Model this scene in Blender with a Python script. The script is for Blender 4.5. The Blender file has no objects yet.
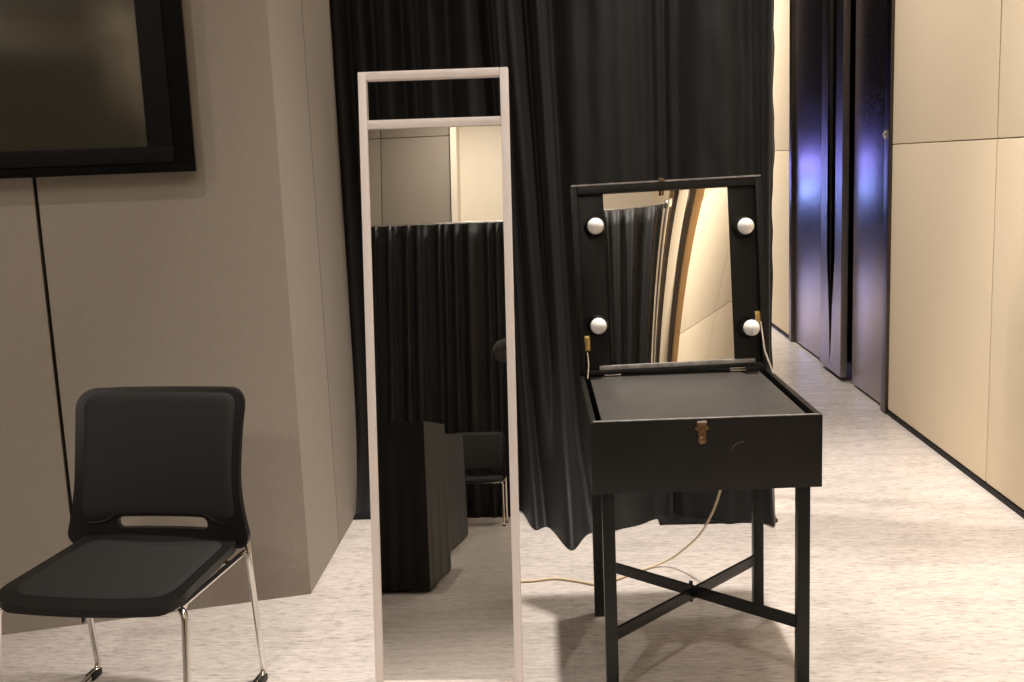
import bpy, bmesh, math, random
from mathutils import Vector, Matrix, noise
from math import sin, cos, pi, exp, sqrt, radians, atan2

random.seed(7)
scn = bpy.context.scene
COL = scn.collection

# ------------------------------------------------------------------ materials
def new_mat(name, base=(.5, .5, .5), rough=.5, metal=0.0, spec=.5, **kw):
    m = bpy.data.materials.new(name); m.use_nodes = True
    b = m.node_tree.nodes['Principled BSDF']
    b.inputs['Base Color'].default_value = (*base, 1)
    b.inputs['Roughness'].default_value = rough
    b.inputs['Metallic'].default_value = metal
    b.inputs['Specular IOR Level'].default_value = spec
    for k, v in kw.items():
        b.inputs[k].default_value = v
    return m

def nodes(m):
    return m.node_tree.nodes, m.node_tree.links, m.node_tree.nodes['Principled BSDF']

def tex_coord(m, scale=(1, 1, 1), rot=(0, 0, 0), src='Object'):
    n, l, b = nodes(m)
    tc = n.new('ShaderNodeTexCoord'); mp = n.new('ShaderNodeMapping')
    mp.inputs['Scale'].default_value = scale; mp.inputs['Rotation'].default_value = rot
    l.new(tc.outputs[src], mp.inputs['Vector'])
    return mp.outputs['Vector']

def noise_tex(m, vec, scale, detail=4, rough=.55):
    n, l, b = nodes(m)
    t = n.new('ShaderNodeTexNoise')
    t.inputs['Scale'].default_value = scale; t.inputs['Detail'].default_value = detail
    t.inputs['Roughness'].default_value = rough
    l.new(vec, t.inputs['Vector'])
    return t.outputs['Fac']

def ramp(m, fac, stops):
    n, l, b = nodes(m)
    r = n.new('ShaderNodeValToRGB')
    els = r.color_ramp.elements
    els[0].position, els[0].color = stops[0][0], (*stops[0][1], 1)
    els[1].position, els[1].color = stops[-1][0], (*stops[-1][1], 1)
    for p, c in stops[1:-1]:
        e = els.new(p); e.color = (*c, 1)
    l.new(fac, r.inputs['Fac'])
    return r.outputs['Color']

def mixc(m, fac, a, b_, mode='MIX'):
    n, l, b = nodes(m)
    x = n.new('ShaderNodeMix'); x.data_type = 'RGBA'; x.blend_type = mode
    if hasattr(fac, 'is_output'): l.new(fac, x.inputs[0])
    else: x.inputs[0].default_value = fac
    for s, i in ((a, 6), (b_, 7)):
        if hasattr(s, 'is_output'): l.new(s, x.inputs[i])
        else: x.inputs[i].default_value = (*s, 1)
    return x.outputs[2]

def bump(m, fac, strength=.2, dist=.002):
    n, l, b = nodes(m)
    bp = n.new('ShaderNodeBump'); bp.inputs['Strength'].default_value = strength
    bp.inputs['Distance'].default_value = dist
    l.new(fac, bp.inputs['Height']); l.new(bp.outputs['Normal'], b.inputs['Normal'])

def speckle(m, lo, hi, scale=60, stretch=(1, 1, 1), bmp=0.0, dist=.001, detail=4):
    n, l, b = nodes(m)
    v = tex_coord(m, stretch)
    f = noise_tex(m, v, scale, detail)
    l.new(ramp(m, f, [(.3, lo), (.7, hi)]), b.inputs['Base Color'])
    if bmp: bump(m, f, bmp, dist)
    return m

M = {}
# polished stone floor with fine streaks running across the corridor
m = new_mat('streaked_stone', rough=.24, spec=.5); n, l, b = nodes(m)
v1 = tex_coord(m, (20, 95, 1), (0, 0, radians(5)))
f1 = noise_tex(m, v1, 1.0, 6, .72)
v2 = tex_coord(m, (3.5, 15, 1), (0, 0, radians(8)))
f2 = noise_tex(m, v2, 1.0, 4, .6)
v3 = tex_coord(m, (1, 1, 1)); f3 = noise_tex(m, v3, 1.3, 2)
c1 = ramp(m, f1, [(.31, (.31, .285, .265)), (.46, (.60, .55, .515)), (.66, (.76, .705, .66))])
c2 = ramp(m, f2, [(.30, (.78, .77, .76)), (.55, (1, 1, 1)), (.75, (1.0, .99, .98))])
cc = mixc(m, .75, c1, c2, 'MULTIPLY')
c3 = ramp(m, f3, [(.3, (.92, .91, .90)), (.7, (1, 1, 1))])
cc = mixc(m, 1.0, cc, c3, 'MULTIPLY')
bk = n.new('ShaderNodeTexBrick'); bk.offset = 0.0
bk.inputs['Scale'].default_value = 1.0; bk.inputs['Brick Width'].default_value = .8; bk.inputs['Row Height'].default_value = .8
bk.inputs['Mortar Size'].default_value = .0022; bk.inputs['Mortar Smooth'].default_value = .3
bk.inputs['Color1'].default_value = (1, 1, 1, 1); bk.inputs['Color2'].default_value = (.975, .975, .975, 1); bk.inputs['Mortar'].default_value = (.90, .885, .87, 1)
l.new(tex_coord(m), bk.inputs['Vector'])
cc = mixc(m, 1.0, cc, bk.outputs['Color'], 'MULTIPLY')
l.new(cc, b.inputs['Base Color'])
M['floor'] = m

def fabric_wall(name, lo, hi):
    m = new_mat(name, rough=.85, spec=.25); n, l, b = nodes(m)
    f = noise_tex(m, tex_coord(m, (60, 60, 260)), 1.0, 3)
    g = noise_tex(m, tex_coord(m, (260, 260, 60)), 1.0, 3)
    mx = n.new('ShaderNodeMath'); mx.operation = 'ADD'; l.new(f, mx.inputs[0]); l.new(g, mx.inputs[1])
    hf = n.new('ShaderNodeMath'); hf.operation = 'MULTIPLY'; l.new(mx.outputs[0], hf.inputs[0]); hf.inputs[1].default_value = .5
    l.new(ramp(m, hf.outputs[0], [(.35, lo), (.65, hi)]), b.inputs['Base Color'])
    bump(m, hf.outputs[0], .15, .001)
    return m
M['cream'] = fabric_wall('cream_fabric', (.70, .575, .405), (.78, .655, .475))
M['grey'] = fabric_wall('warm_grey_panel', (.300, .264, .225), (.338, .298, .256))
M['grey_rear'] = fabric_wall('rear_grey_panel', (.275, .24, .195), (.305, .268, .22))
M['pale'] = fabric_wall('pale_wall_fabric', (.76, .69, .57), (.82, .75, .63))
M['ceiling'] = speckle(new_mat('ceiling_plaster', rough=.9, spec=.2), (.66, .62, .56), (.72, .68, .62), 8)
M['dark_wall'] = speckle(new_mat('dark_wall_paint', rough=.9, spec=.1), (.018, .016, .015), (.026, .024, .022), 12)
M['black_gap'] = speckle(new_mat('seam_backing', rough=.9, spec=.1), (.010, .009, .008), (.014, .013, .012), 30)
M['skirting'] = speckle(new_mat('black_skirting', rough=.55, spec=.2), (.006, .0055, .005), (.01, .009, .0085), 40)

m = new_mat('brushed_bronze', (.40, .345, .325), .27, 1.0); n, l, b = nodes(m)
f = noise_tex(m, tex_coord(m, (140, 140, 3)), 1.0, 3)
l.new(ramp(m, f, [(.3, (.36, .315, .30)), (.7, (.44, .385, .37))]), b.inputs['Base Color'])
M['bronze'] = m
m = new_mat('dark_bronze', (.10, .085, .075), .3, 1.0)
M['bronze_dark'] = speckle(m, (.085, .07, .06), (.12, .10, .09), 30, (4, 4, .2))
m = new_mat('satin_bronze_strip', (.55, .50, .46), .35, 1.0)
M['bronze_light'] = speckle(m, (.38, .34, .31), (.46, .42, .39), 30, (4, 4, .2))
m = new_mat('golden_bronze', (.42, .27, .13), .35, .9)
M['bronze_gold'] = speckle(m, (.36, .23, .11), (.46, .30, .15), 30, (4, 4, .2))

def cloth_mat(name, lo, hi, rough=.62, spec=.35, sheen=.12):
    m = new_mat(name, rough=rough, spec=spec); n, l, b = nodes(m)
    f = noise_tex(m, tex_coord(m, (300, 300, 300)), 1.0, 2)
    l.new(ramp(m, f, [(.3, lo), (.7, hi)]), b.inputs['Base Color'])
    b.inputs['Sheen Weight'].default_value = sheen; b.inputs['Sheen Roughness'].default_value = .4
    bump(m, f, .12, .0008)
    return m
M['drape'] = cloth_mat('black_drape', (.0068, .0068, .0068), (.0116, .0114, .0112), .58, .26, .06)
M['tablecloth'] = cloth_mat('black_tablecloth', (.006, .0057, .0054), (.009, .0087, .0084), .55, .3, .05)
M['vinyl'] = None
m = new_mat('black_vinyl', rough=.4, spec=.32); n, l, b = nodes(m)
f = noise_tex(m, tex_coord(m, (1, 1, 1)), 420, 2); g = noise_tex(m, tex_coord(m), 9, 3)
l.new(ramp(m, g, [(.3, (.0075, .007, .0063)), (.7, (.0125, .0117, .0105))]), b.inputs['Base Color'])
bump(m, f, .18, .0006); M['vinyl'] = m
m = new_mat('black_board', rough=.42, spec=.5); n, l, b = nodes(m)
g = noise_tex(m, tex_coord(m), 14, 4)
l.new(ramp(m, g, [(.3, (.050, .046, .042)), (.7, (.064, .059, .054))]), b.inputs['Base Color'])  # base lifted so the colour carries the reflected light on the panel
f = noise_tex(m, tex_coord(m), 350, 2); bump(m, f, .12, .0005); M['board'] = m
M['black_paint'] = speckle(new_mat('black_painted_steel', rough=.4, spec=.35), (.005, .005, .0047), (.008, .0078, .0074), 25)
M['black_plastic'] = speckle(new_mat('black_plastic', rough=.42, spec=.36), (.008, .0076, .007), (.012, .0115, .0108), 300, bmp=.08, dist=.0005)
M['seat_mesh'] = speckle(new_mat('black_seat_fabric', rough=.75, spec=.35), (.012, .0115, .011), (.026, .0245, .023), 420, bmp=.4, dist=.0012)
M['chrome'] = speckle(new_mat('polished_chrome', rough=.12, metal=1.0), (.78, .76, .74), (.84, .82, .80), 20)
M['steel'] = speckle(new_mat('grey_steel', rough=.3, metal=1.0), (.50, .48, .46), (.62, .60, .57), 40)
M['brass'] = speckle(new_mat('yellow_brass', rough=.3, metal=1.0), (.70, .50, .18), (.82, .60, .24), 60)
M['antique'] = speckle(new_mat('antique_brass', rough=.4, metal=.85), (.15, .085, .045), (.26, .15, .075), 90)
M['mirror'] = speckle(new_mat('mirror_silver', rough=.0, metal=1.0), (.86, .85, .82), (.865, .855, .825), 3)
M['white_frame'] = speckle(new_mat('white_enamel', rough=.35, spec=.5), (.87, .79, .76), (.90, .82, .79), 6)
M['edge'] = speckle(new_mat('grey_edge', rough=.5, spec=.5), (.16, .15, .14), (.34, .32, .30), 45, (1, 1, 1))  # grey trim strips; also the painted highlight on the case edge
M['bulb'] = speckle(new_mat('milk_glass', rough=.25, spec=.5), (.90, .88, .85), (.93, .91, .88), 10)
M['bulb'].node_tree.nodes['Principled BSDF'].inputs['Subsurface Weight'].default_value = .25
M['bulb'].node_tree.nodes['Principled BSDF'].inputs['Subsurface Radius'].default_value = (.02, .018, .015)
M['bezel'] = speckle(new_mat('screen_bezel', rough=.5, spec=.12), (.0045, .0042, .004), (.0065, .006, .0056), 20)
M['bezel_edge'] = speckle(new_mat('screen_rim', rough=.6, spec=.08), (.002, .002, .002), (.003, .003, .003), 20)
M['screen'] = speckle(new_mat('dark_screen_glass', rough=.12, spec=.6), (.044, .039, .028), (.046, .041, .030), 2)  # base colour partly stands in for the room's reflection in the glass
M['cord'] = speckle(new_mat('beige_cord', rough=.5), (.62, .50, .34), (.70, .58, .40), 30)
M['skin'] = speckle(new_mat('skin', rough=.5, spec=.4), (.50, .30, .20), (.56, .35, .24), 30)
M['shirt'] = speckle(new_mat('grey_patterned_shirt', rough=.85, spec=.2), (.02, .02, .02), (.13, .12, .11), 70)
M['trousers'] = speckle(new_mat('dark_trousers', rough=.85, spec=.2), (.012, .012, .014), (.02, .02, .023), 80)
M['hair'] = speckle(new_mat('black_hair', rough=.5, spec=.4), (.008, .007, .006), (.016, .013, .011), 60, (6, 6, 1))
M['eye'] = speckle(new_mat('eye', rough=.15), (.03, .02, .015), (.05, .03, .02), 20)
M['scuff'] = speckle(new_mat('scuffed_vinyl', rough=.6, spec=.4), (.06, .056, .05), (.09, .083, .075), 80)
def emit_mat(name, col, strength):
    m = new_mat(name, (.8, .8, .8), .3); n, l, b = nodes(m)
    b.inputs['Emission Color'].default_value = (*col, 1); b.inputs['Emission Strength'].default_value = strength
    return m
M['blue_led'] = emit_mat('blue_stage_light', (.28, .25, 1.0), 17)
M['cyan_led'] = emit_mat('cyan_stage_light', (.26, .38, 1.0), 17)

# ------------------------------------------------------------------ mesh helpers
def obj(name, bm, mat, parent=None, smooth=None, loc=None):
    me = bpy.data.meshes.new(name)
    bmesh.ops.recalc_face_normals(bm, faces=bm.faces[:])
    bm.to_mesh(me); bm.free()
    me.materials.append(mat)
    o = bpy.data.objects.new(name, me); COL.objects.link(o)
    if parent: o.parent = parent
    if loc: o.location = loc
    if smooth is not None:
        me.polygons.foreach_set('use_smooth', [True] * len(me.polygons))
        try: me.set_sharp_from_angle(angle=radians(smooth))
        except Exception: pass
    return o

def empty(name, loc=(0, 0, 0), rz=0.0):
    o = bpy.data.objects.new(name, None); COL.objects.link(o)
    o.location = loc; o.rotation_euler = (0, 0, rz); o.empty_display_size = .1
    return o

def tag(o, label, cat, group=None):
    o['label'] = label; o['category'] = cat
    if group: o['group'] = group
    return o

def struct(o):
    o['kind'] = 'structure'; return o

def add_box(bm, c, s, mat=None, bevel=0.0, seg=2):
    t = Matrix.Translation(c) @ Matrix.Diagonal((s[0], s[1], s[2], 1))
    if mat is not None: t = mat @ t
    r = bmesh.ops.create_cube(bm, size=1.0, matrix=t)
    if bevel:
        es = list({e for v in r['verts'] for e in v.link_edges})
        bmesh.ops.bevel(bm, geom=es, offset=bevel, segments=seg, affect='EDGES', profile=.7)

def box_bm(c, s, bevel=0.0, seg=2):
    bm = bmesh.new(); add_box(bm, c, s, None, bevel, seg); return bm

def span(bm, x0, x1, y0, y1, z0, z1, bevel=0.0):
    add_box(bm, ((x0 + x1) / 2, (y0 + y1) / 2, (z0 + z1) / 2), (abs(x1 - x0), abs(y1 - y0), abs(z1 - z0)), None, bevel)

def frame_from(d):
    d = d.normalized(); up = Vector((0, 0, 1)) if abs(d.z) < .9 else Vector((1, 0, 0))
    a = d.cross(up).normalized(); b = a.cross(d).normalized(); return a, b

def round_path(pts, r, n=6):
    pts = [Vector(p) for p in pts]; out = [pts[0]]
    for i in range(1, len(pts) - 1):
        p = pts[i]; a = pts[i - 1] - p; b_ = pts[i + 1] - p
        q = min(r, a.length * .45, b_.length * .45)
        A = p + a.normalized() * q; B = p + b_.normalized() * q
        for k in range(n + 1):
            t = k / n; out.append((1 - t) ** 2 * A + 2 * t * (1 - t) * p + t * t * B)
    out.append(pts[-1]); return out

def add_tube(bm, pts, r, n=12, caps=True):
    pts = [Vector(p) for p in pts]; rings = []; a = None
    for i, p in enumerate(pts):
        d = (pts[min(i + 1, len(pts) - 1)] - pts[max(i - 1, 0)]).normalized()
        if a is None: a, b = frame_from(d)
        else:
            a = (a - d * a.dot(d)).normalized(); b = a.cross(d).normalized()
        rr = r[i] if isinstance(r, (list, tuple)) else r
        rings.append([bm.verts.new(p + rr * (cos(2 * pi * k / n) * a + sin(2 * pi * k / n) * b)) for k in range(n)])
    for q, s in zip(rings, rings[1:]):
        for k in range(n): bm.faces.new((q[k], q[(k + 1) % n], s[(k + 1) % n], s[k]))
    if caps:
        bm.faces.new(rings[0][::-1]); bm.faces.new(rings[-1])

def tube_bm(pts, r, n=12):
    bm = bmesh.new(); add_tube(bm, pts, r, n); return bm

def add_lathe(bm, prof, mat, n=24):
    rings = []
    for r, z in prof:
        if r < 1e-6: rings.append([bm.verts.new(mat @ Vector((0, 0, z)))])
        else: rings.append([bm.verts.new(mat @ Vector((r * cos(2 * pi * k / n), r * sin(2 * pi * k / n), z))) for k in range(n)])
    for q, s in zip(rings, rings[1:]):
        for k in range(n):
            a = [q[k % len(q)], q[(k + 1) % len(q)], s[(k + 1) % len(s)], s[k % len(s)]]
            f = []
            for v in a:
                if v not in f: f.append(v)
            if len(f) > 2: bm.faces.new(f)
    return bm

def lathe_bm(prof, mat=Matrix(), n=24):
    return add_lathe(bmesh.new(), prof, mat, n)

def add_bar(bm, p, q, w, t, up=(0, 0, 1), bevel=0.0):
    # rectangular bar from p to q, width w along 'up', thickness t across
    p, q = Vector(p), Vector(q); d = (q - p); L = d.length; d.normalize()
    u = Vector(up); u = (u - d * u.dot(d)).normalized(); s = d.cross(u)
    mat = Matrix((( d.x, s.x, u.x, 0), (d.y, s.y, u.y, 0), (d.z, s.z, u.z, 0), (0, 0, 0, 1)))
    mat = Matrix.Translation((p + q) / 2) @ mat
    add_box(bm, (0, 0, 0), (L, t, w), mat, bevel)

def bake(o):
    dg = bpy.context.evaluated_depsgraph_get(); dg.update()
    me = bpy.data.meshes.new_from_object(o.evaluated_get(dg))
    o.modifiers.clear(); old = o.data; o.data = me
    return o

def rr_sdf(x, y, hx, hy, r):
    qx, qy = abs(x) - hx + r, abs(y) - hy + r
    return sqrt(max(qx, 0) ** 2 + max(qy, 0) ** 2) + min(max(qx, qy), 0) - r

def sheet_bm(hx, hy, r, mapf, thick, holes=(), nx=44, ny=40):
    # a rounded rectangular sheet with rounded holes, mapped to 3-D by mapf(x, y, w): w = height over the mid surface
    def sdf(x, y):
        d = rr_sdf(x, y, hx, hy, r)
        for (cx, cy, a, b, rr) in holes: d = max(d, -rr_sdf(x - cx, y - cy, a, b, rr))
        return d
    g = bmesh.new(); V = {}
    for i in range(nx + 1):
        for j in range(ny + 1):
            V[i, j] = g.verts.new((-hx + 2 * hx * i / nx, -hy + 2 * hy * j / ny, 0))
    for i in range(nx):
        for j in range(ny):
            cx, cy = -hx + 2 * hx * (i + .5) / nx, -hy + 2 * hy * (j + .5) / ny
            if sdf(cx, cy) < 0: g.faces.new((V[i, j], V[i + 1, j], V[i + 1, j + 1], V[i, j + 1]))
    for v in [v for v in g.verts if not v.link_faces]: g.verts.remove(v)
    for v in g.verts:
        if any(len(e.link_faces) == 1 for e in v.link_edges):
            for _ in range(4):
                x, y = v.co.x, v.co.y; d = sdf(x, y); e = 1e-4
                gx, gy = (sdf(x + e, y) - d) / e, (sdf(x, y + e) - d) / e
                L = gx * gx + gy * gy
                if L < 1e-6: break
                v.co.x -= d * gx / L; v.co.y -= d * gy / L
    vs = list(g.verts); fs = list(g.faces)
    bnd = [e for e in g.edges if len(e.link_faces) == 1]
    bm = bmesh.new()
    top = {v: bm.verts.new(mapf(v.co.x, v.co.y, thick / 2)) for v in vs}
    bot = {v: bm.verts.new(mapf(v.co.x, v.co.y, -thick / 2)) for v in vs}
    for f in fs:
        bm.faces.new([top[v] for v in f.verts]); bm.faces.new([bot[v] for v in reversed(f.verts)])
    for e in bnd:
        a, b_ = e.verts; bm.faces.new((top[a], top[b_], bot[b_], bot[a]))
    g.free(); return bm

def cyl_between(p, q, r, n=16):
    return tube_bm([p, q], r, n)

# ------------------------------------------------------------------ camera
F, YAW, PITCH, ROLL, H = 1066.2, -.0493, .1635, -.0408, 1.4635
fw = Vector((sin(YAW) * cos(PITCH), cos(YAW) * cos(PITCH), -sin(PITCH)))
rt = Vector((cos(YAW), -sin(YAW), 0)); up = rt.cross(fw)
r2 = cos(ROLL) * rt + sin(ROLL) * up; u2 = -sin(ROLL) * rt + cos(ROLL) * up
cam = bpy.data.cameras.new('camera'); co = bpy.data.objects.new('camera', cam); COL.objects.link(co)
cam.sensor_width = 36; cam.lens = F / 1024 * 36; cam.clip_start = .05; cam.clip_end = 100
co.matrix_world = Matrix(((r2.x, u2.x, -fw.x, 0), (r2.y, u2.y, -fw.y, 0), (r2.z, u2.z, -fw.z, H), (0, 0, 0, 1)))
scn.camera = co

# ------------------------------------------------------------------ the setting
CEIL = 5.6; XR = 1.8; YB = -9.0; YE = 18.0; XL = -5.0
bm = bmesh.new(); span(bm, XL, XR + .3, YB, YE, -.12, 0); struct(obj('floor', bm, M['floor']))
bm = bmesh.new(); span(bm, XL - .2, XR + .3, YB - .2, YE + .2, CEIL, CEIL + .12); struct(obj('ceiling', bm, M['ceiling']))

# right wall: upholstered panels with real grooves between them, black skirting
D0, D1, DT = 5.92, 8.45, 3.0          # door opening along the wall
DC0, DC1 = -6.85, -4.95               # second doorway farther back
def panel_wall(bm, ycuts, zcuts, x0=XR, thick=.05, gap=.004):
    for ya, yb in zip(ycuts, ycuts[1:]):
        for za, zb in zip(zcuts, zcuts[1:]):
            span(bm, x0, x0 + thick, ya + gap, yb - gap, za + gap / 2, zb - gap / 2, .006)
bm = bmesh.new()
panel_wall(bm, [YB, -8.0, DC0], [  .027, 1.49, 2.40, 4.0, CEIL])
panel_wall(bm, [DC1, -3.0, -.6, 2.1, 4.53, D0], [  .027, 1.49, 2.90, 4.2, CEIL])
panel_wall(bm, [D1, 10.9, 13.4, 15.9, YE], [  .027, 1.49, 2.90, 4.2, CEIL])
panel_wall(bm, [D0, D1], [DT, 4.2, CEIL]); panel_wall(bm, [DC0, DC1], [3.6, 4.4, CEIL])
wr = struct(obj('wall_right', bm, M['cream'], smooth=40))
bm = bmesh.new()
for a, b_ in ((YB, DC0), (DC1, D0), (D1, YE)): span(bm, XR + .05, XR + .2, a, b_, 0, CEIL)
span(bm, XR + .05, XR + .2, D0, D1, DT, CEIL); span(bm, XR + .05, XR + .2, DC0, DC1, 3.6, CEIL)
obj('wall_backing', bm, M['cream'], wr)
bm = bmesh.new()
for a, b_ in ((YB, DC0), (DC1, D0), (D1, YE)): span(bm, XR - .006, XR + .05, a, b_, 0, .024, .002)
struct(obj('baseboard_right', bm, M['skirting']))

# bronze double door in the right wall
door = struct(empty('door_1', (XR, 7.18, 0)))
def dspan(bm, x0, x1, y0, y1, z0, z1, bevel=0.0): span(bm, x0 - XR, x1 - XR, y0 - 7.18, y1 - 7.18, z0, z1, bevel)
bm = bmesh.new()
dspan(bm, 1.785, 1.95, 8.37, 8.45, 0, DT, .004); dspan(bm, 1.785, 1.95, D0, 6.01, 0, DT, .004); dspan(bm, 1.785, 1.95, 6.01, 8.37, DT - .08, DT, .004)
obj('door_frame', bm, M['bronze_dark'], door, 40)
bm = bmesh.new(); dspan(bm, 1.81, 1.86, 7.34, 8.36, .02, DT - .09, .003); obj('door_leaf', bm, M['bronze'], door, 40)
bm = bmesh.new(); dspan(bm, 1.81, 1.86, 6.06, 6.70, .02, DT - .09, .003); obj('door_leaf', bm, M['bronze'], door, 40)
bm = bmesh.new(); dspan(bm, 1.80, 1.85, 6.015, 6.052, .02, DT - .09, .006); obj('edge_strip', bm, M['bronze_light'], door, 40)
bm = bmesh.new(); dspan(bm, 1.87, 1.90, 5.95, 8.42, 0, DT); obj('door_backing', bm, M['bronze_dark'], door)
# pull: a full-height fin on each leaf; the dark gap between the fins closes to a point near the floor
HX0, HX1 = 1.768, 1.81
def fin(ya, yb, inner, sgn):
    # side profile in the Y-Z plane; 'inner' edge leans to the centre line below z = .75
    yc = 7.085
    zs = [(.03, yc), (.10, yc), (.45, inner * .45 + yc * .55), (.80, inner), (DT - .09, inner)]
    bm = bmesh.new()
    outer = ya if sgn < 0 else yb
    fr = [(y, z) for z, y in zs] + [(outer, DT - .09), (outer, .03)]
    A = [bm.verts.new((HX0 - XR, y - 7.18, z)) for y, z in fr]; B = [bm.verts.new((HX1 - XR, y - 7.18, z)) for y, z in fr]
    bm.faces.new(A); bm.faces.new(B[::-1])
    for i in range(len(A)):
        j = (i + 1) % len(A); bm.faces.new((A[i], A[j], B[j], B[i]))
    bmesh.ops.triangulate(bm, faces=[f for f in bm.faces if len(f.verts) > 4])
    return bm
obj('pull_fin', fin(7.187, 7.354, 7.187, 1), M['bronze_light'], door)
obj('pull_fin', fin(6.82, 6.983, 6.983, -1), M['bronze_light'], door)
bm = bmesh.new(); dspan(bm, 1.800, 1.812, 6.98, 7.19, .03, DT - .1); obj('pull_recess', bm, M['bezel_edge'], door)
mt = Matrix.Translation((1.785 - XR, 5.975 - 7.18, 1.545)) @ Matrix.Rotation(-pi / 2, 4, 'Y')
obj('latch_knob', lathe_bm([(0, .0), (.024, .0), (.024, .008), (.018, .012), (.016, .018), (.010, .018), (.008, .010), (0, .010)], mt), M['chrome'], door, 40)

# second doorway on the right wall, seen only in the vanity mirror
d2 = struct(empty('door_2', (XR, (DC0 + DC1) / 2, 0))); yc = (DC0 + DC1) / 2
bm = bmesh.new()
span(bm, -.07, .10, DC1 - .06 - yc, DC1 - yc, 0, 3.6, .004); span(bm, -.05, .10, DC0 - yc, DC0 + .06 - yc, 0, 3.6, .004)
span(bm, -.05, .10, DC0 + .06 - yc, DC1 - .06 - yc, 3.5, 3.6, .004)
obj('door_frame', bm, M['bronze_gold'], d2, 40)
bm = bmesh.new()
span(bm, -.115, .10, DC1 - .16 - yc, DC1 - .062 - yc, 0, 3.5, .004); span(bm, -.025, .10, DC0 + .062 - yc, DC0 + .20 - yc, 0, 3.5, .004)
obj('frame_reveal', bm, M['bronze_dark'], d2, 40)
bm = bmesh.new(); span(bm, 0.02, .08, DC0 + .2 - yc, DC1 - .16 - yc, .02, 3.5, .004); obj('door_leaf', bm, M['cream'], d2, 40)

# grey wall on the left: a slanted front face, then a face that runs back along the corridor
WA = radians(16.776); CX, CY = -.92, 3.53
wt = Vector((-cos(WA), -sin(WA), 0)); wn = Vector((sin(WA), -cos(WA), 0))    # along the wall to the left / out of the wall
def wall_pt(s, off, z): return Vector((CX, CY, 0)) + wt * s + wn * off + Vector((0, 0, z))
WM = Matrix(((wt.x, wn.x, 0, CX), (wt.y, wn.y, 0, CY), (0, 0, 1, 0), (0, 0, 0, 1)))
SEAM = .7535
bm = bmesh.new()
add_box(bm, ((.0 + SEAM - .006) / 2, -.03, CEIL / 2), (SEAM - .006, .06, CEIL), WM)
for a, b_ in ((SEAM + .006, 2.35), (2.362, 4.3)): add_box(bm, ((a + b_) / 2, -.03, CEIL / 2), (b_ - a, .06, CEIL), WM, .002)
# the return face: two panels with a hairline gap
span(bm, CX - .06, CX, CY + .0005, 4.020, 0, CEIL)
span(bm, CX - .06, CX, 4.030, 4.565, 0, CEIL, .002)
wl_ = struct(obj('wall_left', bm, M['grey'], smooth=40))
bm = bmesh.new()
add_box(bm, (2.2, -.075, CEIL / 2), (4.2, .03, CEIL), WM)
span(bm, CX - .09, CX - .062, 3.62, 4.55, 0, CEIL)
obj('seam_backing', bm, M['black_gap'], wl_)
# far and rear walls
bm = bmesh.new(); span(bm, XL, XR + .3, YE, YE + .2, 0, CEIL); struct(obj('wall_far', bm, M['dark_wall']))
bm = bmesh.new(); span(bm, XL - .2, XL, 4.6, YE, 0, CEIL); struct(obj('wall_far_left', bm, M['dark_wall']))
bm = bmesh.new(); span(bm, XL - .2, XL, YB, 4.6, 0, CEIL); struct(obj('wall_side', bm, M['grey']))
bm = bmesh.new()
for a, b_ in ((XL, -3.6), (-3.59, -2.325), (-2.315, -1.40)):
    for z0, z1 in ((0, 2.4), (2.41, 4.785), (4.795, CEIL)): span(bm, a, b_, YB, YB + .9, z0, z1, .003)
wb = struct(obj('wall_back', bm, M['grey_rear'], smooth=40))
bm = bmesh.new(); span(bm, XL, -1.4, YB - .2, YB + .88, 0, CEIL); obj('seam_backing', bm, M['black_gap'], wb)
bm = bmesh.new(); span(bm, -1.32, XR + .3, YB - .2, YB + .5, 3.62, CEIL); span(bm, -1.32, XR + .3, YB - .2, YB + .1, 0, 3.62); struct(obj('wall_rear', bm, M['pale']))
bm = bmesh.new(); span(bm, -1.40, -1.32, YB - .2, YB + .95, 0, CEIL, .003); struct(obj('trim_1', bm, M['pale']))

# ------------------------------------------------------------------ screen on the grey wall
tv = empty('wall_screen', (0, 0, 0)); tv.matrix_world = WM @ Matrix.Translation((.262, 0, 1.485)); TW, TH, TD = 1.06, .655, .085
tag(tv, 'black framed flat screen hanging on the grey wall above the chair', 'screen')
def rim(bm, w0, h0, w1, h1, x, z, y0, y1):  # rectangular ring; outer w0 h0 and inner w1 h1
    a = (w0 - w1) / 2; c = (h0 - h1) / 2
    span(bm, x, x + w0, y0, y1, z, z + c, .004); span(bm, x, x + w0, y0, y1, z + h0 - c, z + h0, .004)
    span(bm, x, x + a, y0, y1, z + c, z + h0 - c, .004); span(bm, x + w0 - a, x + w0, y0, y1, z + c, z + h0 - c, .004)
bm = bmesh.new(); rim(bm, TW, TH, TW - .122, TH - .06, 0, 0, .0, .078); obj('outer_rim', bm, M['bezel_edge'], tv, 40)
bm = bmesh.new(); rim(bm, TW - .122, TH - .06, TW - .276, TH - .162, .061, .03, .01, TD); obj('bezel', bm, M['bezel'], tv, 40)
bm = bmesh.new(); span(bm, .13, TW - .13, .01, TD - .012, .07, TH - .07, .002); obj('screen_panel', bm, M['screen'], tv, 40)

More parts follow.
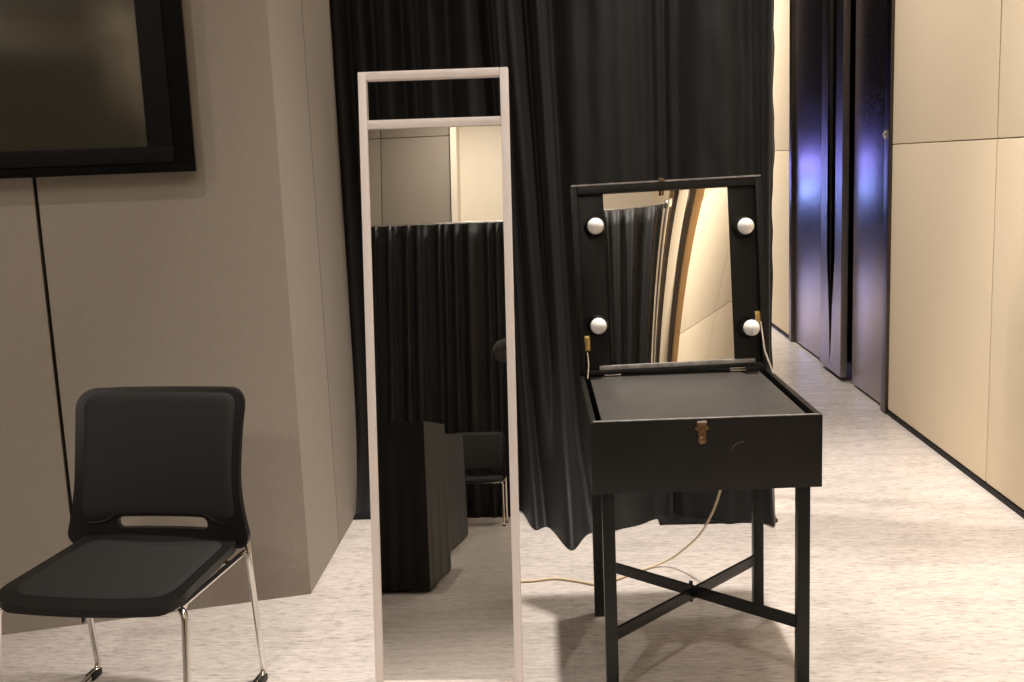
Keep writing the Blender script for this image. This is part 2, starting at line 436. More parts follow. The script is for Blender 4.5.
# ------------------------------------------------------------------ black drapes
def fold_sheet(name, x0, x1, yb, z0, z1, ridges, hem=1.0, nx=150, nz=90, seed=0., edge=None, mat='drape', rnd=.012, flip=1):
    """hanging cloth; yb(x) mean plane, ridges = (x, width, depth, lean) stand out towards -Y*flip"""
    bm = bmesh.new(); V = []
    for j in range(nz + 1):
        t = j / nz; z = z0 + (z1 - z0) * t ** 1.5; row = []
        for i in range(nx + 1):
            u = i / nx; x = x0 + (x1 - x0) * u
            low = exp(-max(z - z0, 0) / .32)
            d = 0
            for (rx, w, a, ln, *ex) in ridges:
                q = (x - rx - ln * (1.2 - z)) / (w * (1 + .9 * low * hem))
                g = exp(-q * q)
                d += a * g * (.65 + .35 * min(1, max(0, (z1 - z) / .5))) * (1 + .75 * low * hem) + (ex[0] * g * low if ex else 0)
            d += rnd * noise.noise(Vector((x * 7 + seed, z * 1.1, seed))) + .35 * rnd * noise.noise(Vector((x * 22, z * 5 + seed, 3)))
            d += low * hem * .035 * noise.noise(Vector((x * 9 + seed, 0, 7)))
            xx = x + low * hem * .02 * noise.noise(Vector((x * 8, z * 3, 11 + seed)))
            if edge: xx += edge(u, z)
            y = yb(x) - flip * d
            zz = max(.002, z + (1 - t) ** 6 * (-.006 + .010 * noise.noise(Vector((x * 6, 2, seed)))))
            row.append(bm.verts.new((xx, y, zz)))
        V.append(row)
    for j in range(nz):
        for i in range(nx): bm.faces.new((V[j][i], V[j][i + 1], V[j + 1][i + 1], V[j + 1][i]))
    o = obj(name, bm, M[mat], smooth=180)
    s = o.modifiers.new('thick', 'SOLIDIFY'); s.thickness = .004; s.offset = 0
    return bake(o)
def base_y(x): return 4.33 + (.82 - x) * .17
left_r = [(-1.15, .05, .10, 0), (-1.02, .05, .11, .01), (-.90, .045, .10, 0), (-.79, .04, .09, .01), (-.685, .048, .11, .0), (-.585, .03, .06, .0),
          (-.50, .045, .11, .0), (-.335, .065, .12, .01), (-.195, .020, .10, .035, .02), (-.13, .045, .12, .05, .09), (-.035, .03, .11, .03, .06),
          (.075, .06, .10, .0, .05), (.175, .06, .10, -.005), (.265, .05, .085, 0), (.345, .035, .05, 0), (.41, .025, .05, 0)]
fo = fold_sheet('drape', -1.22, .445, base_y, .006, 3.02, left_r, 1.0, 210, 90, 1.3)
tag(fo, 'wide black pleated drape behind the white framed mirror', 'curtain', 'black drape backdrop')
right_r = [(.455, .02, .03, 0), (.545, .075, .085, .0), (.665, .075, .085, .01), (.765, .03, .05, .005), (.815, .016, .085, -.004), (.84, .012, .05, .004)]
def curl(u, z):
    k = max(0, (u - .86) / .14)
    return k * k * (.004 * sin(z * 14) + .008 * noise.noise(Vector((z * 9, 3, 1))) - .010 - .012 * min(1, max(0, 1.6 - z)))
fo = fold_sheet('drape', .437, .862, base_y, .010, 3.02, right_r, .8, 90, 110, 5.1, curl, rnd=.02)
tag(fo, 'narrow black drape panel with a crumpled edge next to the cream wall', 'curtain', 'black drape backdrop')

def drape_stand(x, y, px, h, label, size=.46):
    t = empty('drape_stand', (x, y, 0))
    tag(t, label, 'stand')
    bm = bmesh.new(); add_box(bm, (px, 0, .006), (size, size * .9, .010), None, .003); obj('base_plate', bm, M['black_paint'], t, 40)
    obj('upright_pole', tube_bm([(px, .18, .01), (px, .18, h)], .019, 16), M['steel'], t, 40)
    return t
# plate under the right drape shows at the hem; the pole stands behind the cloth
t = empty('drape_stand', (.60, 4.40, 0)); tag(t, 'black floor plate of the drape stand under the right hem behind the vanity', 'stand')
bm = bmesh.new(); add_box(bm, (0, -.02, .006), (.475, .44, .009), None, .003); obj('base_plate', bm, M['black_paint'], t, 40)
obj('upright_pole', tube_bm([(0, .16, .01), (0, .16, 3.03)], .019, 16), M['steel'], t, 40)
t = empty('drape_stand', (-.78, 4.75, 0)); tag(t, 'black floor plate of the drape stand at the grey wall corner', 'stand')
bm = bmesh.new(); add_box(bm, (.0, -.17, .006), (.30, .52, .009), None, .003); obj('base_plate', bm, M['black_paint'], t, 40)
obj('upright_pole', tube_bm([(0, .04, .01), (0, .04, 3.03)], .019, 16), M['steel'], t, 40)
t = tube_bm([(-1.25, 4.80, 3.05), (.84, 4.45, 3.05)], .019, 16)
tag(obj('drape_rail', t, M['steel'], smooth=40), 'steel rail carrying the black backdrop drapes above the picture', 'rail')

# ------------------------------------------------------------------ white framed standing mirror
SX, SY, ST, SL, SW, SH = -.5289, 2.60, .13, .0097, .3908, 1.727
mu = Vector((sin(SL), cos(SL) * sin(ST), cos(SL) * cos(ST))); mr = Vector((cos(SL), -sin(SL) * sin(ST), -sin(SL) * cos(ST))); mn = mu.cross(mr)  # mn points away from the viewer
mir = empty('standing_mirror', (SX + SW / 2, SY + .015, 0))
tag(mir, 'tall narrow standing mirror in a white metal frame', 'mirror')
MM = Matrix(((mr.x, mn.x, mu.x, -SW / 2), (mr.y, mn.y, mu.y, -.015), (mr.z, mn.z, mu.z, .005), (0, 0, 0, 1)))
FR = .0215
def mspan(x0, x1, y0, y1, z0, z1, bevel=.003):
    bm = bmesh.new(); add_box(bm, ((x0 + x1) / 2, (y0 + y1) / 2, (z0 + z1) / 2), (x1 - x0, y1 - y0, z1 - z0), MM, bevel); return bm
obj('stile', mspan(0, FR, 0, .028, 0, SH), M['white_frame'], mir, 40)
obj('stile', mspan(SW - FR, SW, 0, .028, 0, SH), M['white_frame'], mir, 40)
obj('rail', mspan(FR, SW - FR, 0, .028, SH - FR, SH), M['white_frame'], mir, 40)
obj('rail', mspan(FR, SW - FR, 0, .028, SH - .148, SH - .125), M['white_frame'], mir, 40)
obj('rail', mspan(FR, SW - FR, 0, .028, .10, .125), M['white_frame'], mir, 40)
obj('mirror_glass', mspan(FR - .002, SW - FR + .002, .008, .013, .123, SH - .146, 0), M['mirror'], mir)
obj('backing_board', mspan(FR - .002, SW - FR + .002, .0135, .020, .123, SH - .146, 0), M['black_paint'], mir)
# rear prop
pa = MM @ Vector((SW * .32, .03, 1.15)); pb = MM @ Vector((SW * .68, .03, 1.15))
fa = Vector((-.05, .56, .012)); fb = Vector((.07, .56, .012))
obj('rear_prop', tube_bm(round_path([pa, fa, fb, pb], .03), .010, 10), M['white_frame'], mir, 40)

# ------------------------------------------------------------------ make-up vanity
VY = .025
van = empty('vanity_table', (.353, 3.0275, 0), VY)
tag(van, 'black make-up vanity case on steel legs with its mirror lid raised', 'vanity')
W2, D2, HT, HB = .30, .3214, .796, .6022
bm = bmesh.new(); th = .016
span(bm, -W2, W2, -D2, -D2 + th, HB, HT, .004); span(bm, -W2, W2, D2 - th, D2, HB, HT, .004)
span(bm, -W2, -W2 + th, -D2 + th, D2 - th, HB, HT, .004); span(bm, W2 - th, W2, -D2 + th, D2 - th, HB, HT, .004)
span(bm, -W2 + th, W2 - th, -D2 + th, D2 - th, HB, HB + .01)
case = obj('case', bm, M['vinyl'], van, 40)
# highlight on the front top edge, put into the colour as a pale line
obj('edge_highlight', box_bm((0, -D2 + .008, HT + .0004), (.585, .010, .0022), .0008), M['edge'], case, 40)
bm = bmesh.new()
P = [(-.262, -D2 + .018), (.262, -D2 + .018), (.258, D2 - .02), (-.268, D2 - .02)]
span(bm, -.268, .266, -D2 + .018, D2 - .03, HT - .016, HT - .004, .002)
obj('top_panel', bm, M['board'], van, 40)
# scuff: a crescent worn into the front face
bm = bmesh.new(); pts = []
for k in range(13):
    a = radians(75 + k * 9); pts.append((.095 + .030 * cos(a), -D2 - .0006, .706 + .026 * sin(a)))
add_tube(bm, pts, [.0004 + .0016 * sin(pi * k / 12) for k in range(13)], 6)
obj('scuff_mark', bm, M['scuff'], case)
# legs, brace
for sx, sy in ((-1, -1), (1, -1), (-1, 1), (1, 1)):
    w = .033
    c = (sx * (W2 - .026 - w / 2), sy * (D2 - .018 - w / 2))
    bm = bmesh.new(); span(bm, c[0] - w / 2, c[0] + w / 2, c[1] - w / 2, c[1] + w / 2, .004, HB + .001, .0025)
    lg = obj('leg', bm, M['black_paint'], van, 40)
    bm = bmesh.new(); span(bm, c[0] - w / 2 - .001, c[0] + w / 2 + .001, c[1] - w / 2 - .001, c[1] + w / 2 + .001, 0, .012, .002)
    obj('foot_cap', bm, M['black_plastic'], lg, 40)
e = W2 - .043; g = D2 - .035
bm = bmesh.new(); add_bar(bm, (-e, g, .178), (e, -g, .212), .034, .010, bevel=.002); obj('brace_bar', bm, M['black_paint'], van, 40)
bm = bmesh.new(); add_bar(bm, (-e, -g, .190), (e, g, .176), .034, .010, bevel=.002); obj('brace_bar', bm, M['black_paint'], van, 40)
obj('brace_bolt', lathe_bm([(0, .16), (.006, .16), (.006, .222), (0, .225)], n=12), M['black_plastic'], van, 40)
# latch plate on the front
bm = bmesh.new(); add_box(bm, (-.012, -D2 - .002, .778), (.026, .004, .022), None, .001); add_box(bm, (-.012, -D2 - .004, .753), (.020, .006, .034), None, .002)
add_lathe(bm, [(0, 0), (.011, 0), (.011, .005), (.007, .008), (0, .008)], Matrix.Translation((-.012, -D2 - .004, .742)) @ Matrix.Rotation(pi / 2, 4, 'X'), 20)
for s in (-1, 1): add_lathe(bm, [(0, 0), (.005, 0), (.005, .006), (0, .007)], Matrix.Translation((-.012 + s * .013, -D2, .772)) @ Matrix.Rotation(pi / 2, 4, 'X'), 12)
lt_ = obj('latch', bm, M['antique'], van, 40)
obj('catch', box_bm((-.012, -D2 - .003, .790), (.026, .006, .006), .001), M['chrome'], lt_, 40)
# lid: tray frame hinged at the back edge, tilted back
LT, LL, LEAN = .12, .598, -.016
LM = Matrix.Translation((0, D2 - .004, HT + .004)) @ Matrix.Rotation(-LT, 4, 'X') @ Matrix.Rotation(LEAN, 4, 'Y')
# local lid space: x across, y depth (front = negative), z up along the lid
def lspan(bm, x0, x1, y0, y1, z0, z1, bevel=.003):
    add_box(bm, ((x0 + x1) / 2, (y0 + y1) / 2, (z0 + z1) / 2), (x1 - x0, y1 - y0, z1 - z0), LM, bevel)
bm = bmesh.new(); DP = .050; fr = .022
lspan(bm, -W2, -W2 + fr, -DP * .5, DP * .5, 0, LL, .006); lspan(bm, W2 - fr, W2, -DP * .5, DP * .5, 0, LL, .006)
lspan(bm, -W2 + fr, W2 - fr, -DP * .5, DP * .5, LL - .030, LL, .006); lspan(bm, -W2 + fr, W2 - fr, -DP * .5, DP * .5, 0, .014, .004)
lspan(bm, -W2 + .01, W2 - .01, DP * .5 - .012, DP * .5 - .002, .005, LL - .005, .001)
lid = obj('lid_frame', bm, M['vinyl'], van, 40)
bm = bmesh.new(); lspan(bm, -W2 + fr, -.191, -.002, .014, .014, LL - .03, .001); obj('side_panel', bm, M['board'] and M['black_paint'], lid, 40)
bm = bmesh.new(); lspan(bm, .188, W2 - fr, -.002, .014, .014, LL - .03, .001); obj('side_panel', bm, M['black_paint'], lid, 40)
# thin mirror sheet, very slightly warped
bm = bmesh.new(); V = []; nx, nz = 40, 50; gx0, gx1, gz0, gz1 = -.197, .193, .026, LL - .031
WARP = .08
for j in range(nz + 1):
    row = []
    for i in range(nx + 1):
        x = gx0 + (gx1 - gx0) * i / nx; z = gz0 + (gz1 - gz0) * j / nz
        q = x + .20; d = WARP * q * q * (z - .30)
        row.append(bm.verts.new(LM @ Vector((x, -.0075 - d, z))))
    V.append(row)
for j in range(nz):
    for i in range(nx): bm.faces.new((V[j][i], V[j][i + 1], V[j + 1][i + 1], V[j + 1][i]))
gl = obj('mirror_glass', bm, M['mirror'], lid, 180)
# light strip under the glass
bm = bmesh.new(); lspan(bm, -.235, .255, -.022, .0, .012, .026, .002); obj('bottom_trim', bm, M['edge'], lid, 40)
bm = bmesh.new(); lspan(bm, -W2 + .004, W2 - .004, -DP * .5 - .0012, -DP * .5 + .002, LL - .004, LL + .0012, .0008); obj('top_trim', bm, M['edge'], lid, 40)
bm = bmesh.new(); lspan(bm, -.022, -.006, -.032, -.012, LL - .002, LL + .008, .001)
tc_ = obj('lid_catch', bm, M['antique'], lid, 40)
obj('catch_pin', lathe_bm([(0, 0), (.007, 0), (.007, .010), (.004, .014), (0, .014)], LM @ Matrix.Translation((-.014, -.020, LL - .044)), 14), M['antique'], lid, 40)
# bulbs: globe, collar, black lampholder
for k, (bx, bz) in enumerate(((-.228, .466), (.236, .440), (-.234, .155), (.240, .124))):
    RM = LM @ Matrix.Translation((bx, -.004, bz)) @ Matrix.Rotation(pi / 2, 4, 'X')
    h_ = obj('lamp_holder', lathe_bm([(0, 0), (.034, 0), (.034, .008), (.027, .020), (.024, .030), (0, .030)], RM, 28), M['black_plastic'], lid, 40)
    prof = [(0, .024), (.013, .024), (.014, .034)] + [(.0255 * sin(a), .055 - .0255 * cos(a)) for a in [radians(38 + i * (142 / 14)) for i in range(15)]]
    prof[-1] = (0, .055 + .0255)
    obj('bulb', lathe_bm(prof, RM, 32), M['bulb'], h_, 180)
# hinges
for hx in (-.195, .200):
    bm = bmesh.new(); add_box(bm, (hx, D2 - .022, HT + .001), (.052, .016, .004), None, .001); add_tube(bm, [(hx - .024, D2 - .010, HT + .006), (hx + .024, D2 - .010, HT + .006)], .0045, 10)
    add_box(bm, (hx, D2 - .010, HT + .014), (.046, .003, .012), None, .001)
    obj('hinge', bm, M['chrome'], van, 40)
# lid stays: brass bracket on the lid, chrome arm to the case
def stay(sx, bz, arm):
    c = LM @ Vector((sx * (W2 - fr - .006), -.012, bz))
    bm = bmesh.new(); add_box(bm, (sx * (W2 - fr - .008), -.012, bz), (.018, .010, .048), LM, .003)
    for q in (-.015, .015): add_lathe(bm, [(0, 0), (.005, 0), (.005, .003), (0, .004)], LM @ Matrix.Translation((sx * (W2 - fr - .008), -.017, bz + q)) @ Matrix.Rotation(pi / 2, 4, 'X'), 12)
    br = obj('stay_bracket', bm, M['brass'], lid, 40)
    pts = [LM @ Vector((sx * (W2 - fr - .006) + arm[0][0], -.022, bz + arm[0][1]))] + [Vector(p) for p in arm[1:]]
    o = obj('stay_arm', tube_bm(pts, .0034, 8), M['chrome'], van, 40)
stay(-1, .100, [(.0, -.03), (-.272, .272, .835), (-.278, .235, .798)])
stay(1, .150, [(.004, -.01), (.276, .262, .862), (.292, .215, .798)])

# power cord falling from the case to the floor
cp = [(.50, 3.32, .604), (.503, 3.34, .52), (.495, 3.42, .36), (.455, 3.55, .19), (.385, 3.68, .06), (.32, 3.71, .012), (.246, 3.666, .006), (.17, 3.60, .006), (.098, 3.546, .006), (.02, 3.58, .006), (-.06, 3.609, .006), (-.16, 3.59, .006), (-.30, 3.60, .006)]
def catmull(P, n=8):
    P = [Vector(p) for p in P]; out = []
    for i in range(len(P) - 1):
        a, b_, c, d = P[max(i - 1, 0)], P[i], P[i + 1], P[min(i + 2, len(P) - 1)]
        for k in range(n):
            t = k / n
            out.append(.5 * ((2 * b_) + (c - a) * t + (2 * a - 5 * b_ + 4 * c - d) * t * t + (3 * b_ - a - 3 * c + d) * t ** 3))
    out.append(P[-1]); return out
pts = catmull(cp)
for p in pts: p.z = max(p.z, .0045)
tag(obj('power_cord', tube_bm(pts, .0040, 10), M['cord'], smooth=60), 'thin beige cord hanging under the vanity and lying on the floor', 'cord')

# ------------------------------------------------------------------ stacking chair with sled legs
def make_chair(name, loc, rz, label):
    t = empty(name, loc, rz); tag(t, label, 'chair', None)
    # local: faces -Y, seat centre over the origin
    def seat_map(x, y, w):
        e = (abs(x) / .245) ** 2; yy = y
        z = .420 + .012 * e - .020 * max(0, (-(y) - .14) / .09) ** 2 + .018 * max(0, (y - .14) / .08) ** 2
        k = 1 - .06 * (y + .22) / .44
        return Vector((x * k * 1.04, yy, z + w))
    obj('seat', sheet_bm(.245, .225, .06, seat_map, .022, nx=30, ny=28), M['black_plastic'], t, 50)
    def pad_map(x, y, w):
        p = seat_map(x, y, 0); edge = rr_sdf(x, y, .212, .188, .05)
        p.z += .012 + (.007 * min(1, -edge / .02) if w > 0 else 0); return p
    obj('seat_pad', sheet_bm(.212, .188, .05, pad_map, .01, nx=30, ny=28), M['seat_mesh'], t, 60)
    def back_map(x, y, w):        # y: height in the sheet, 0 = middle
        v = (y + .205) / .41
        z = .418 + v * .448
        yy = .225 + .055 * v + .045 * (v - .5) ** 2 + .10 * v * v * .2
        yy -= .050 * (abs(x) / .245) ** 2.4 * (.45 + .55 * (1 - v))
        wd = 1.065 - .10 * (1 - (2 * v - 1) ** 2) * .45 + .11 * (max(0, .45 - v) / .45) ** 1.6
        return Vector((x * wd, yy - w, z))
    hole = (0, -.1455, .126, .016, .015)
    obj('backrest', sheet_bm(.245, .205, .05, back_map, .020, [hole], nx=60, ny=62), M['black_plastic'], t, 50)
    def bpad_map(x, y, w):
        yy = y + .033
        p = back_map(x, yy, 0); edge = rr_sdf(x, y, .221, .160, .035)
        p.y -= .011 + (.006 * min(1, -edge / .012) if w > 0 else 0); return p
    obj('back_pad', sheet_bm(.221, .160, .035, bpad_map, .01, nx=36, ny=34), M['seat_mesh'], t, 60)
    # ridge over the hand slot
    pts = []
    for k in range(25):
        x = -.20 + .40 * k / 24; q = min(1, max(0, (.165 - abs(x)) / .05)); q = q * q * (3 - 2 * q)
        p = back_map(x, -.1455 + .004 + .022 * q, .011); pts.append(p)
    obj('slot_ridge', tube_bm(pts, .0045, 8), M['black_plastic'], t, 60)
    for s in (-1, 1):
        x = s * .262
        path = [(s * .215, -.16, .402), (s * .255, -.19, .395), (x, -.25, .011), (x, .245, .011), (s * .262, .200, .40), (s * .255, .222, .46)]
        lg = obj('sled_leg', tube_bm(round_path(path, .035), .0095, 12), M['chrome'], t, 60)
        for yy in (-.215, .215):
            bm = bmesh.new(); add_box(bm, (x, yy, .010), (.026, .05, .020), None, .004); obj('floor_glide', bm, M['black_plastic'], lg, 40)
        obj('side_rail', tube_bm([(s * .236, -.185, .403), (s * .250, .20, .406)], .008, 10), M['chrome'], t, 60)
    for yy, z in ((-.15, .396), (.14, .396)):
        obj('cross_bar', tube_bm([(-.24, yy, z), (.24, yy, z)], .008, 10), M['chrome'], t, 60)
    return t
ch = make_chair('stacking_chair', (-1.20, 2.69, 0), radians(-6), 'black stacking chair with a slotted backrest in front of the grey wall')

# ------------------------------------------------------------------ things behind the photographer, seen in the mirrors
ch2 = make_chair('stacking_chair', (-.86, -4.55, 0), radians(180), 'chair with chrome legs reflected in the tall white framed mirror')
# drape on its own stands
rr_ = [(x + .03 * sin(x * 37), .028 + .008 * sin(x * 11), .055 + .02 * sin(x * 23), 0) for x in [-3.3 + .105 * k for k in range(46)]]
fd = fold_sheet('drape', -3.4, 1.53, lambda x: -5.5, .01, 3.06, rr_, .5, 420, 24, 9.2, flip=-1)
tag(fd, 'long black pleated drape reflected in both mirrors', 'curtain')
for x, lab in ((1.575, 'steel drape pole with a shiny top reflected in the vanity mirror'),):
    t = empty('drape_stand', (x, -5.55, 0)); tag(t, lab, 'stand')
    bm = bmesh.new(); add_box(bm, (0, 0, .006), (.30, .40, .010), None, .003); obj('base_plate', bm, M['black_paint'], t, 40)
    obj('upright_pole', tube_bm([(0, 0, .01), (0, 0, 3.10)], .019, 16), M['steel'], t, 40)
    obj('pole_cap', lathe_bm([(0, 3.02), (.035, 3.02), (.04, 3.05), (.035, 3.11), (0, 3.13)], n=20), M['chrome'], t, 60)
tag(obj('drape_rail', tube_bm([(-3.43, -5.55, 3.075), (1.55, -5.55, 3.075)], .019, 16), M['steel'], smooth=40), 'steel rail along the top of the reflected drape', 'rail')
# tables under black cloths
def draped_table(x0, x1, y0, y1, h, label, seed):
    t = empty('draped_table', ((x0 + x1) / 2, (y0 + y1) / 2, 0)); tag(t, label, 'table', None)
    hx, hy = (x1 - x0) / 2, (y1 - y0) / 2
    bm = bmesh.new(); span(bm, -hx + .01, hx - .01, -hy + .01, hy - .01, h - .035, h - .006, .004); obj('tabletop', bm, M['black_plastic'], t, 40)
    for sx in (-1, 1):
        for sy in (-1, 1):
            obj('leg', tube_bm([(sx * (hx - .08), sy * (hy - .08), 0), (sx * (hx - .08), sy * (hy - .08), h - .034)], .016, 12), M['steel'], t, 40)
    # cloth: top plus skirt
    bm = bmesh.new(); N = 40; ring = []
    per = []
    for i in range(N): per.append((-hx + 2 * hx * i / N, -hy))
    for i in range(N): per.append((hx, -hy + 2 * hy * i / N))
    for i in range(N): per.append((hx - 2 * hx * i / N, hy))
    for i in range(N): per.append((-hx, hy - 2 * hy * i / N))
    rows = []
    for j in range(15):
        tt = j / 14; z = h - tt * (h - .012); row = []
        for k, (x, y) in enumerate(per):
            L = sqrt(x * x + y * y); nx_, ny_ = x / hx, y / hy
            d = .022 * tt + .014 * tt * sin(k * .9 + seed) * noise.noise(Vector((k * .21, seed, 0))) * 2
            row.append(bm.verts.new((x + d * nx_, y + d * ny_, z)))
        rows.append(row)
    n_ = len(per)
    for a, b_ in zip(rows, rows[1:]):
        for k in range(n_): bm.faces.new((a[k], a[(k + 1) % n_], b_[(k + 1) % n_], b_[k]))
    c = bm.verts.new((0, 0, h))
    for k in range(n_): bm.faces.new((rows[0][k], rows[0][(k + 1) % n_], c))
    bmesh.ops.recalc_face_normals(bm, faces=bm.faces[:])
    o = obj('floor_length_cloth', bm, M['tablecloth'], t, 50)
    return t
draped_table(-1.50, -.745, -.98, -.04, .875, 'table under a floor-length black cloth, nearest in the tall mirror', 1.0)
draped_table(-1.75, -.86, -3.3, -1.75, .83, 'second black-clothed table behind the first in the tall mirror', 4.0)

# stage light bars at the dark far end of the corridor, mirrored in the bronze door
for z, k, lab in ((1.27, 'blue_led', 'upper blue stage light bar mirrored in the bronze door'), (.86, 'cyan_led', 'lower blue stage light bar mirrored in the bronze door')):
    t = empty('stage_light_bar', (-.45, 16.5, z - .08)); tag(t, lab, 'light')
    bm = bmesh.new(); span(bm, -1.5, 1.5, .0, .10, .0, .16, .01); obj('housing', bm, M['black_paint'], t, 40)
    bm = bmesh.new(); span(bm, -1.46, 1.46, -.02, .0, .03, .13, .004); obj('lens_strip', bm, M[k], t, 40)
    for s in (-1.3, 1.3):
        obj('stand_foot', tube_bm([(s, .05, .01), (s, .13, .01), (s, .13, -(z - .08) + .0)], .014, 10), M['black_paint'], t, 40)

# ------------------------------------------------------------------ the photographer (an elbow shows at the edge of the tall mirror)
def skin_obj(name, verts, edges, radii, mat, parent=None, sub=2, root=0):
    me = bpy.data.meshes.new(name); me.from_pydata([Vector(v) for v in verts], edges, [])
    o = bpy.data.objects.new(name, me); COL.objects.link(o)
    sk = o.modifiers.new('skin', 'SKIN')
    for i, r in enumerate(radii):
        d = me.skin_vertices[0].data[i]; d.radius = (r, r) if not isinstance(r, tuple) else r; d.use_root = (i == root)
    s = o.modifiers.new('sub', 'SUBSURF'); s.levels = sub; s.render_levels = sub
    bake(o); o.data.materials.clear(); o.data.materials.append(mat)
    o.data.polygons.foreach_set('use_smooth', [True] * len(o.data.polygons))
    if parent: o.parent = parent
    return o
person = empty('person', (0, -.36, 0))
tag(person, 'person in a grey shirt holding up a camera, reflected at the tall mirror edge', 'person')
# joints relative to the person's origin, facing +Y
J = dict(pel=(0, 0, .84), waist=(0, .01, .98), chest=(0, .0, 1.17), neck=(0, .0, 1.315), head0=(0, .02, 1.40), head1=(0, .03, 1.47), head2=(0, .02, 1.535),
         nose=(0, .125, 1.455), chin=(0, .10, 1.395),
         shl=(-.165, -.01, 1.265), ell=(-.365, .13, 1.235), wrl=(-.13, .225, 1.33), hal=(-.075, .262, 1.375),
         shr=(.165, -.01, 1.265), elr=(.30, .06, 1.06), wrr=(.145, .185, 1.35), har=(.11, .20, 1.415),
         hil=(-.085, 0, .80), knl=(-.10, .02, .45), anl=(-.11, -.02, .085), tol=(-.12, .13, .03), hir=(.085, 0, .80), knr=(.10, .02, .45), anr=(.11, -.02, .085), tor=(.12, .13, .03),
         earl=(-.083, .01, 1.46), earr=(.083, .01, 1.46))
names = list(J); ix = {k: i for i, k in enumerate(names)}
E_ = [('pel', 'waist'), ('waist', 'chest'), ('chest', 'neck'), ('neck', 'head0'), ('head0', 'head1'), ('head1', 'head2'), ('head1', 'nose'), ('head0', 'chin'), ('head1', 'earl'), ('head1', 'earr'),
      ('chest', 'shl'), ('shl', 'ell'), ('ell', 'wrl'), ('wrl', 'hal'), ('chest', 'shr'), ('shr', 'elr'), ('elr', 'wrr'), ('wrr', 'har'),
      ('pel', 'hil'), ('hil', 'knl'), ('knl', 'anl'), ('anl', 'tol'), ('pel', 'hir'), ('hir', 'knr'), ('knr', 'anr'), ('anr', 'tor')]
RAD = dict(pel=.13, waist=.12, chest=.135, neck=.055, head0=.072, head1=.088, head2=.078, nose=.013, chin=.030, shl=.06, ell=.042, wrl=.027, hal=.032, shr=.06, elr=.042, wrr=.027, har=.032,
           hil=.085, knl=.055, anl=.038, tol=.03, hir=.085, knr=.055, anr=.038, tor=.03, earl=.016, earr=.016)
body = skin_obj('body', [J[k] for k in names], [(ix[a], ix[b_]) for a, b_ in E_], [RAD[k] for k in names], M['skin'], person)
# fingers, each its own bent chain rooted in the palm, joined into the body mesh
def fingers(palm, along, side, curl):
    palm, along, side, curl = Vector(palm), Vector(along).normalized(), Vector(side).normalized(), Vector(curl).normalized()
    out = []
    for k, L in enumerate((.060, .070, .066, .052)):
        o = palm + side * (.022 - .0148 * k)
        out.append([o, o + along * .035, o + along * (.035 + L * .4) + curl * .008, o + along * (.035 + L * .62) + curl * (.012 + L * .30), o + along * (.030 + L * .62) + curl * (.016 + L * .55)])
    o = palm + side * .026 - along * .012
    out.append([o, o + side * .022 + along * .016 + curl * .006, o + side * .030 + along * .040 + curl * .016, o + side * .026 + along * .058 + curl * .028])
    return out
fb = bmesh.new(); fb.from_mesh(body.data)
for hnd in (fingers(J['hal'], (.75, .35, .25), (.2, .55, -.2), (.1, -.2, 1)), fingers(J['har'], (-.25, .75, .35), (-.3, -.1, .9), (-1, .1, 0))):
    for chn in hnd:
        f_ = skin_obj('finger', chn, [(i, i + 1) for i in range(len(chn) - 1)], [.010, .0092, .0088, .0082, .007][:len(chn)], M['skin'], None, 1)
        fb.from_mesh(f_.data); bpy.data.objects.remove(f_)
fb.to_mesh(body.data); fb.free()
body.data.polygons.foreach_set('use_smooth', [True] * len(body.data.polygons))
sv = ['pel', 'waist', 'chest', 'neck', 'shl', 'ell', 'shr', 'elr', 'wrl', 'wrr']; six = {k: i for i, k in enumerate(sv)}
P = {k: Vector(J[k]) for k in sv}
P['wrl'] = P['ell'].lerp(P['wrl'], .85); P['wrr'] = P['elr'].lerp(P['wrr'], .85); P['neck'] = Vector((0, 0, 1.275)); P['pel'] = Vector((0, 0, .80))
skin_obj('shirt', [P[k] for k in sv], [(six[a], six[b_]) for a, b_ in (('pel', 'waist'), ('waist', 'chest'), ('chest', 'neck'), ('chest', 'shl'), ('shl', 'ell'), ('chest', 'shr'), ('shr', 'elr'), ('ell', 'wrl'), ('elr', 'wrr'))],
         [.152, .142, .155, .078, .078, .066, .078, .066, .042, .042], M['shirt'], person)
sv = ['pel', 'hil', 'knl', 'anl', 'hir', 'knr', 'anr']; six = {k: i for i, k in enumerate(sv)}; P = {k: Vector(J[k]) for k in sv}; P['pel'] = Vector((0, 0, .86))
skin_obj('trousers', [P[k] for k in sv], [(six[a], six[b_]) for a, b_ in (('pel', 'hil'), ('hil', 'knl'), ('knl', 'anl'), ('pel', 'hir'), ('hir', 'knr'), ('knr', 'anr'))],
         [.143, .105, .074, .058, .105, .074, .058], M['trousers'], person)
for s, k in ((-1, 'l'), (1, 'r')):
    bm = bmesh.new(); bmesh.ops.create_uvsphere(bm, u_segments=20, v_segments=12, radius=1, matrix=Matrix.Translation((s * .115, .055, .042)) @ Matrix.Diagonal((.050, .135, .045, 1)))
    for v in bm.verts: v.co.z = max(v.co.z, .0)
    obj('shoe', bm, M['black_plastic'], person, 60)
bm = bmesh.new(); bmesh.ops.create_uvsphere(bm, u_segments=28, v_segments=18, radius=1, matrix=Matrix.Translation((0, .0, 1.505)) @ Matrix.Diagonal((.099, .108, .105, 1)))
bmesh.ops.delete(bm, geom=[v for v in bm.verts if v.co.y > .045 and v.co.z < 1.545 or v.co.z < 1.43], context='VERTS')
o = obj('hair', bm, M['hair'], person, 180); s = o.modifiers.new('t', 'SOLIDIFY'); s.thickness = .012; bake(o)
for s in (-1, 1):
    bm = bmesh.new(); bmesh.ops.create_uvsphere(bm, u_segments=14, v_segments=10, radius=.012, matrix=Matrix.Translation((s * .032, .105, 1.478)))
    obj('eye', bm, M['eye'], person, 180)
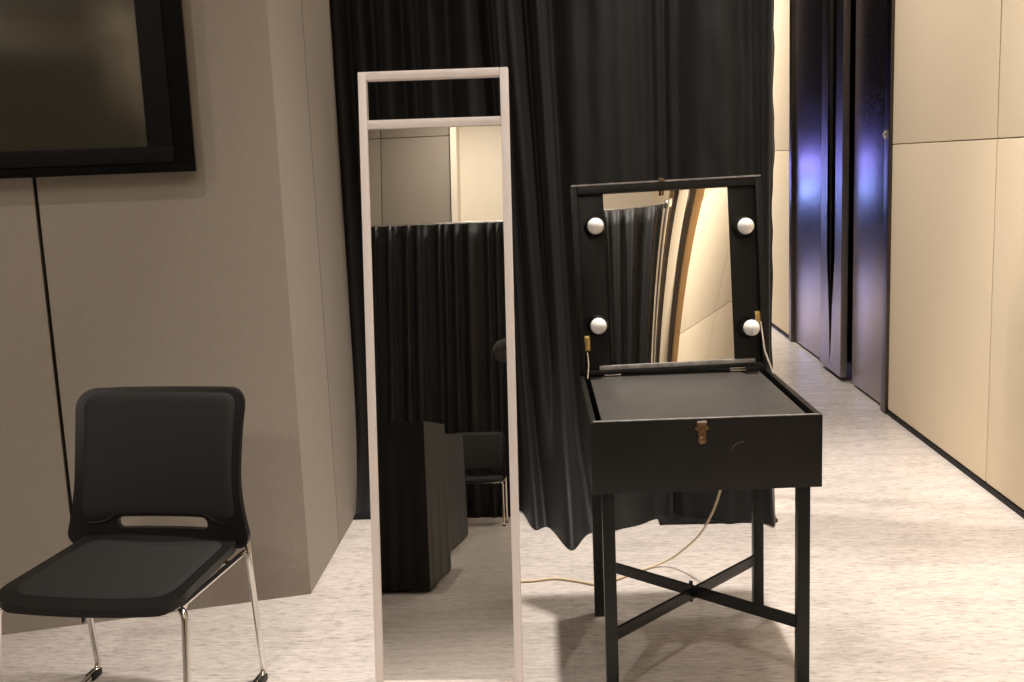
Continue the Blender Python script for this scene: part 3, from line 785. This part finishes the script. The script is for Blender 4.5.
bm = bmesh.new(); add_box(bm, (0, .108, 1.422), (.045, .012, .007), None, .003); obj('mouth', bm, M['antique'], person, 40)
cm = empty('photo_camera', (0, -.17, 1.41)); tag(cm, 'black camera held up in the hands of the person', 'camera')
bm = bmesh.new(); span(bm, -.068, .068, -.03, .03, 0, .095, .012); span(bm, -.03, .03, -.025, .025, .09, .122, .008); obj('camera_body', bm, M['black_plastic'], cm, 40)
obj('lens', lathe_bm([(0, 0), (.034, 0), (.034, .06), (.037, .062), (.037, .10), (.031, .10), (.029, .09), (0, .088)], Matrix.Translation((0, .028, .05)) @ Matrix.Rotation(-pi / 2, 4, 'X'), 32), M['black_plastic'], cm, 40)

# ------------------------------------------------------------------ light
def lamp(name, loc, power, size=.22, col=(1, .915, .83), target=None, spread=160):
    L = bpy.data.lights.new(name, 'AREA'); L.shape = 'DISK'; L.size = size; L.energy = power * .27; L.color = col; L.spread = radians(spread)
    o = bpy.data.objects.new(name, L); COL.objects.link(o); o.location = loc
    if target: o.rotation_euler = (Vector(target) - Vector(loc)).to_track_quat('-Z', 'Y').to_euler()
    return o
def spot(name, loc, power, target, cone, blend=1.0, size=.1, col=(1, .915, .83)):
    L = bpy.data.lights.new(name, 'SPOT'); L.energy = power * .27; L.color = col; L.spot_size = radians(cone); L.spot_blend = blend; L.shadow_soft_size = size
    o = bpy.data.objects.new(name, L); COL.objects.link(o); o.location = loc
    o.rotation_euler = (Vector(target) - Vector(loc)).to_track_quat('-Z', 'Y').to_euler()
    return o
Z = CEIL - .03
spot('ceiling_downlight', (.68, 3.31, Z), 5000, (.68, 3.31, 0), 54, .75, .10)
lamp('ceiling_downlight', (-1.28, -.45, Z), 235, .16)
lamp('soft_fill', (.2, -3.4, Z), 25, 2.6)  # added soft overhead fill that raises the ambient light
lamp('ceiling_downlight', (.3, 8.6, Z), 130, .25)
spot('wall_fill_spot', (-.75, 4.9, Z), 4700, (1.8, 4.75, 1.75), 58, 1.0, .12)  # added light to brighten the cream right wall
spot('wall_fill_spot', (1.5, 4.05, Z), 1700, (-.80, 4.02, 1.3), 52, 1.0, .12)  # added light to lift the return face of the grey wall
lamp('wall_fill_spot', (-.2, 9.5, Z), 420, .25, target=(1.9, 10, .9), spread=75)  # added light on the cream wall beyond the door
lamp('wall_fill_spot', (-.6, -4.4, Z), 330, .25, target=(1.9, -5.0, 1.6), spread=70)  # added to brighten the right wall reflected in the vanity mirror
lamp('wall_lamp', (-4.4, -4.2, 5.0), 24, .45, target=(-1.2, 3.1, .6), spread=50)
lamp('ceiling_downlight', (-.2, -2.4, Z), 110, .25)
lamp('ceiling_downlight', (.6, -5.6, Z), 230, .25)
lamp('ceiling_downlight', (-1.0, -7.0, Z), 225, .25)
w = bpy.data.worlds.new('world'); scn.world = w; w.use_nodes = True
w.node_tree.nodes['Background'].inputs['Color'].default_value = (1, .88, .75, 1)
w.node_tree.nodes['Background'].inputs['Strength'].default_value = .02
vs = scn.view_settings; vs.view_transform = 'Standard'; vs.look = 'None'; vs.exposure = 0.0; vs.gamma = 1.0; vs.use_curve_mapping = False
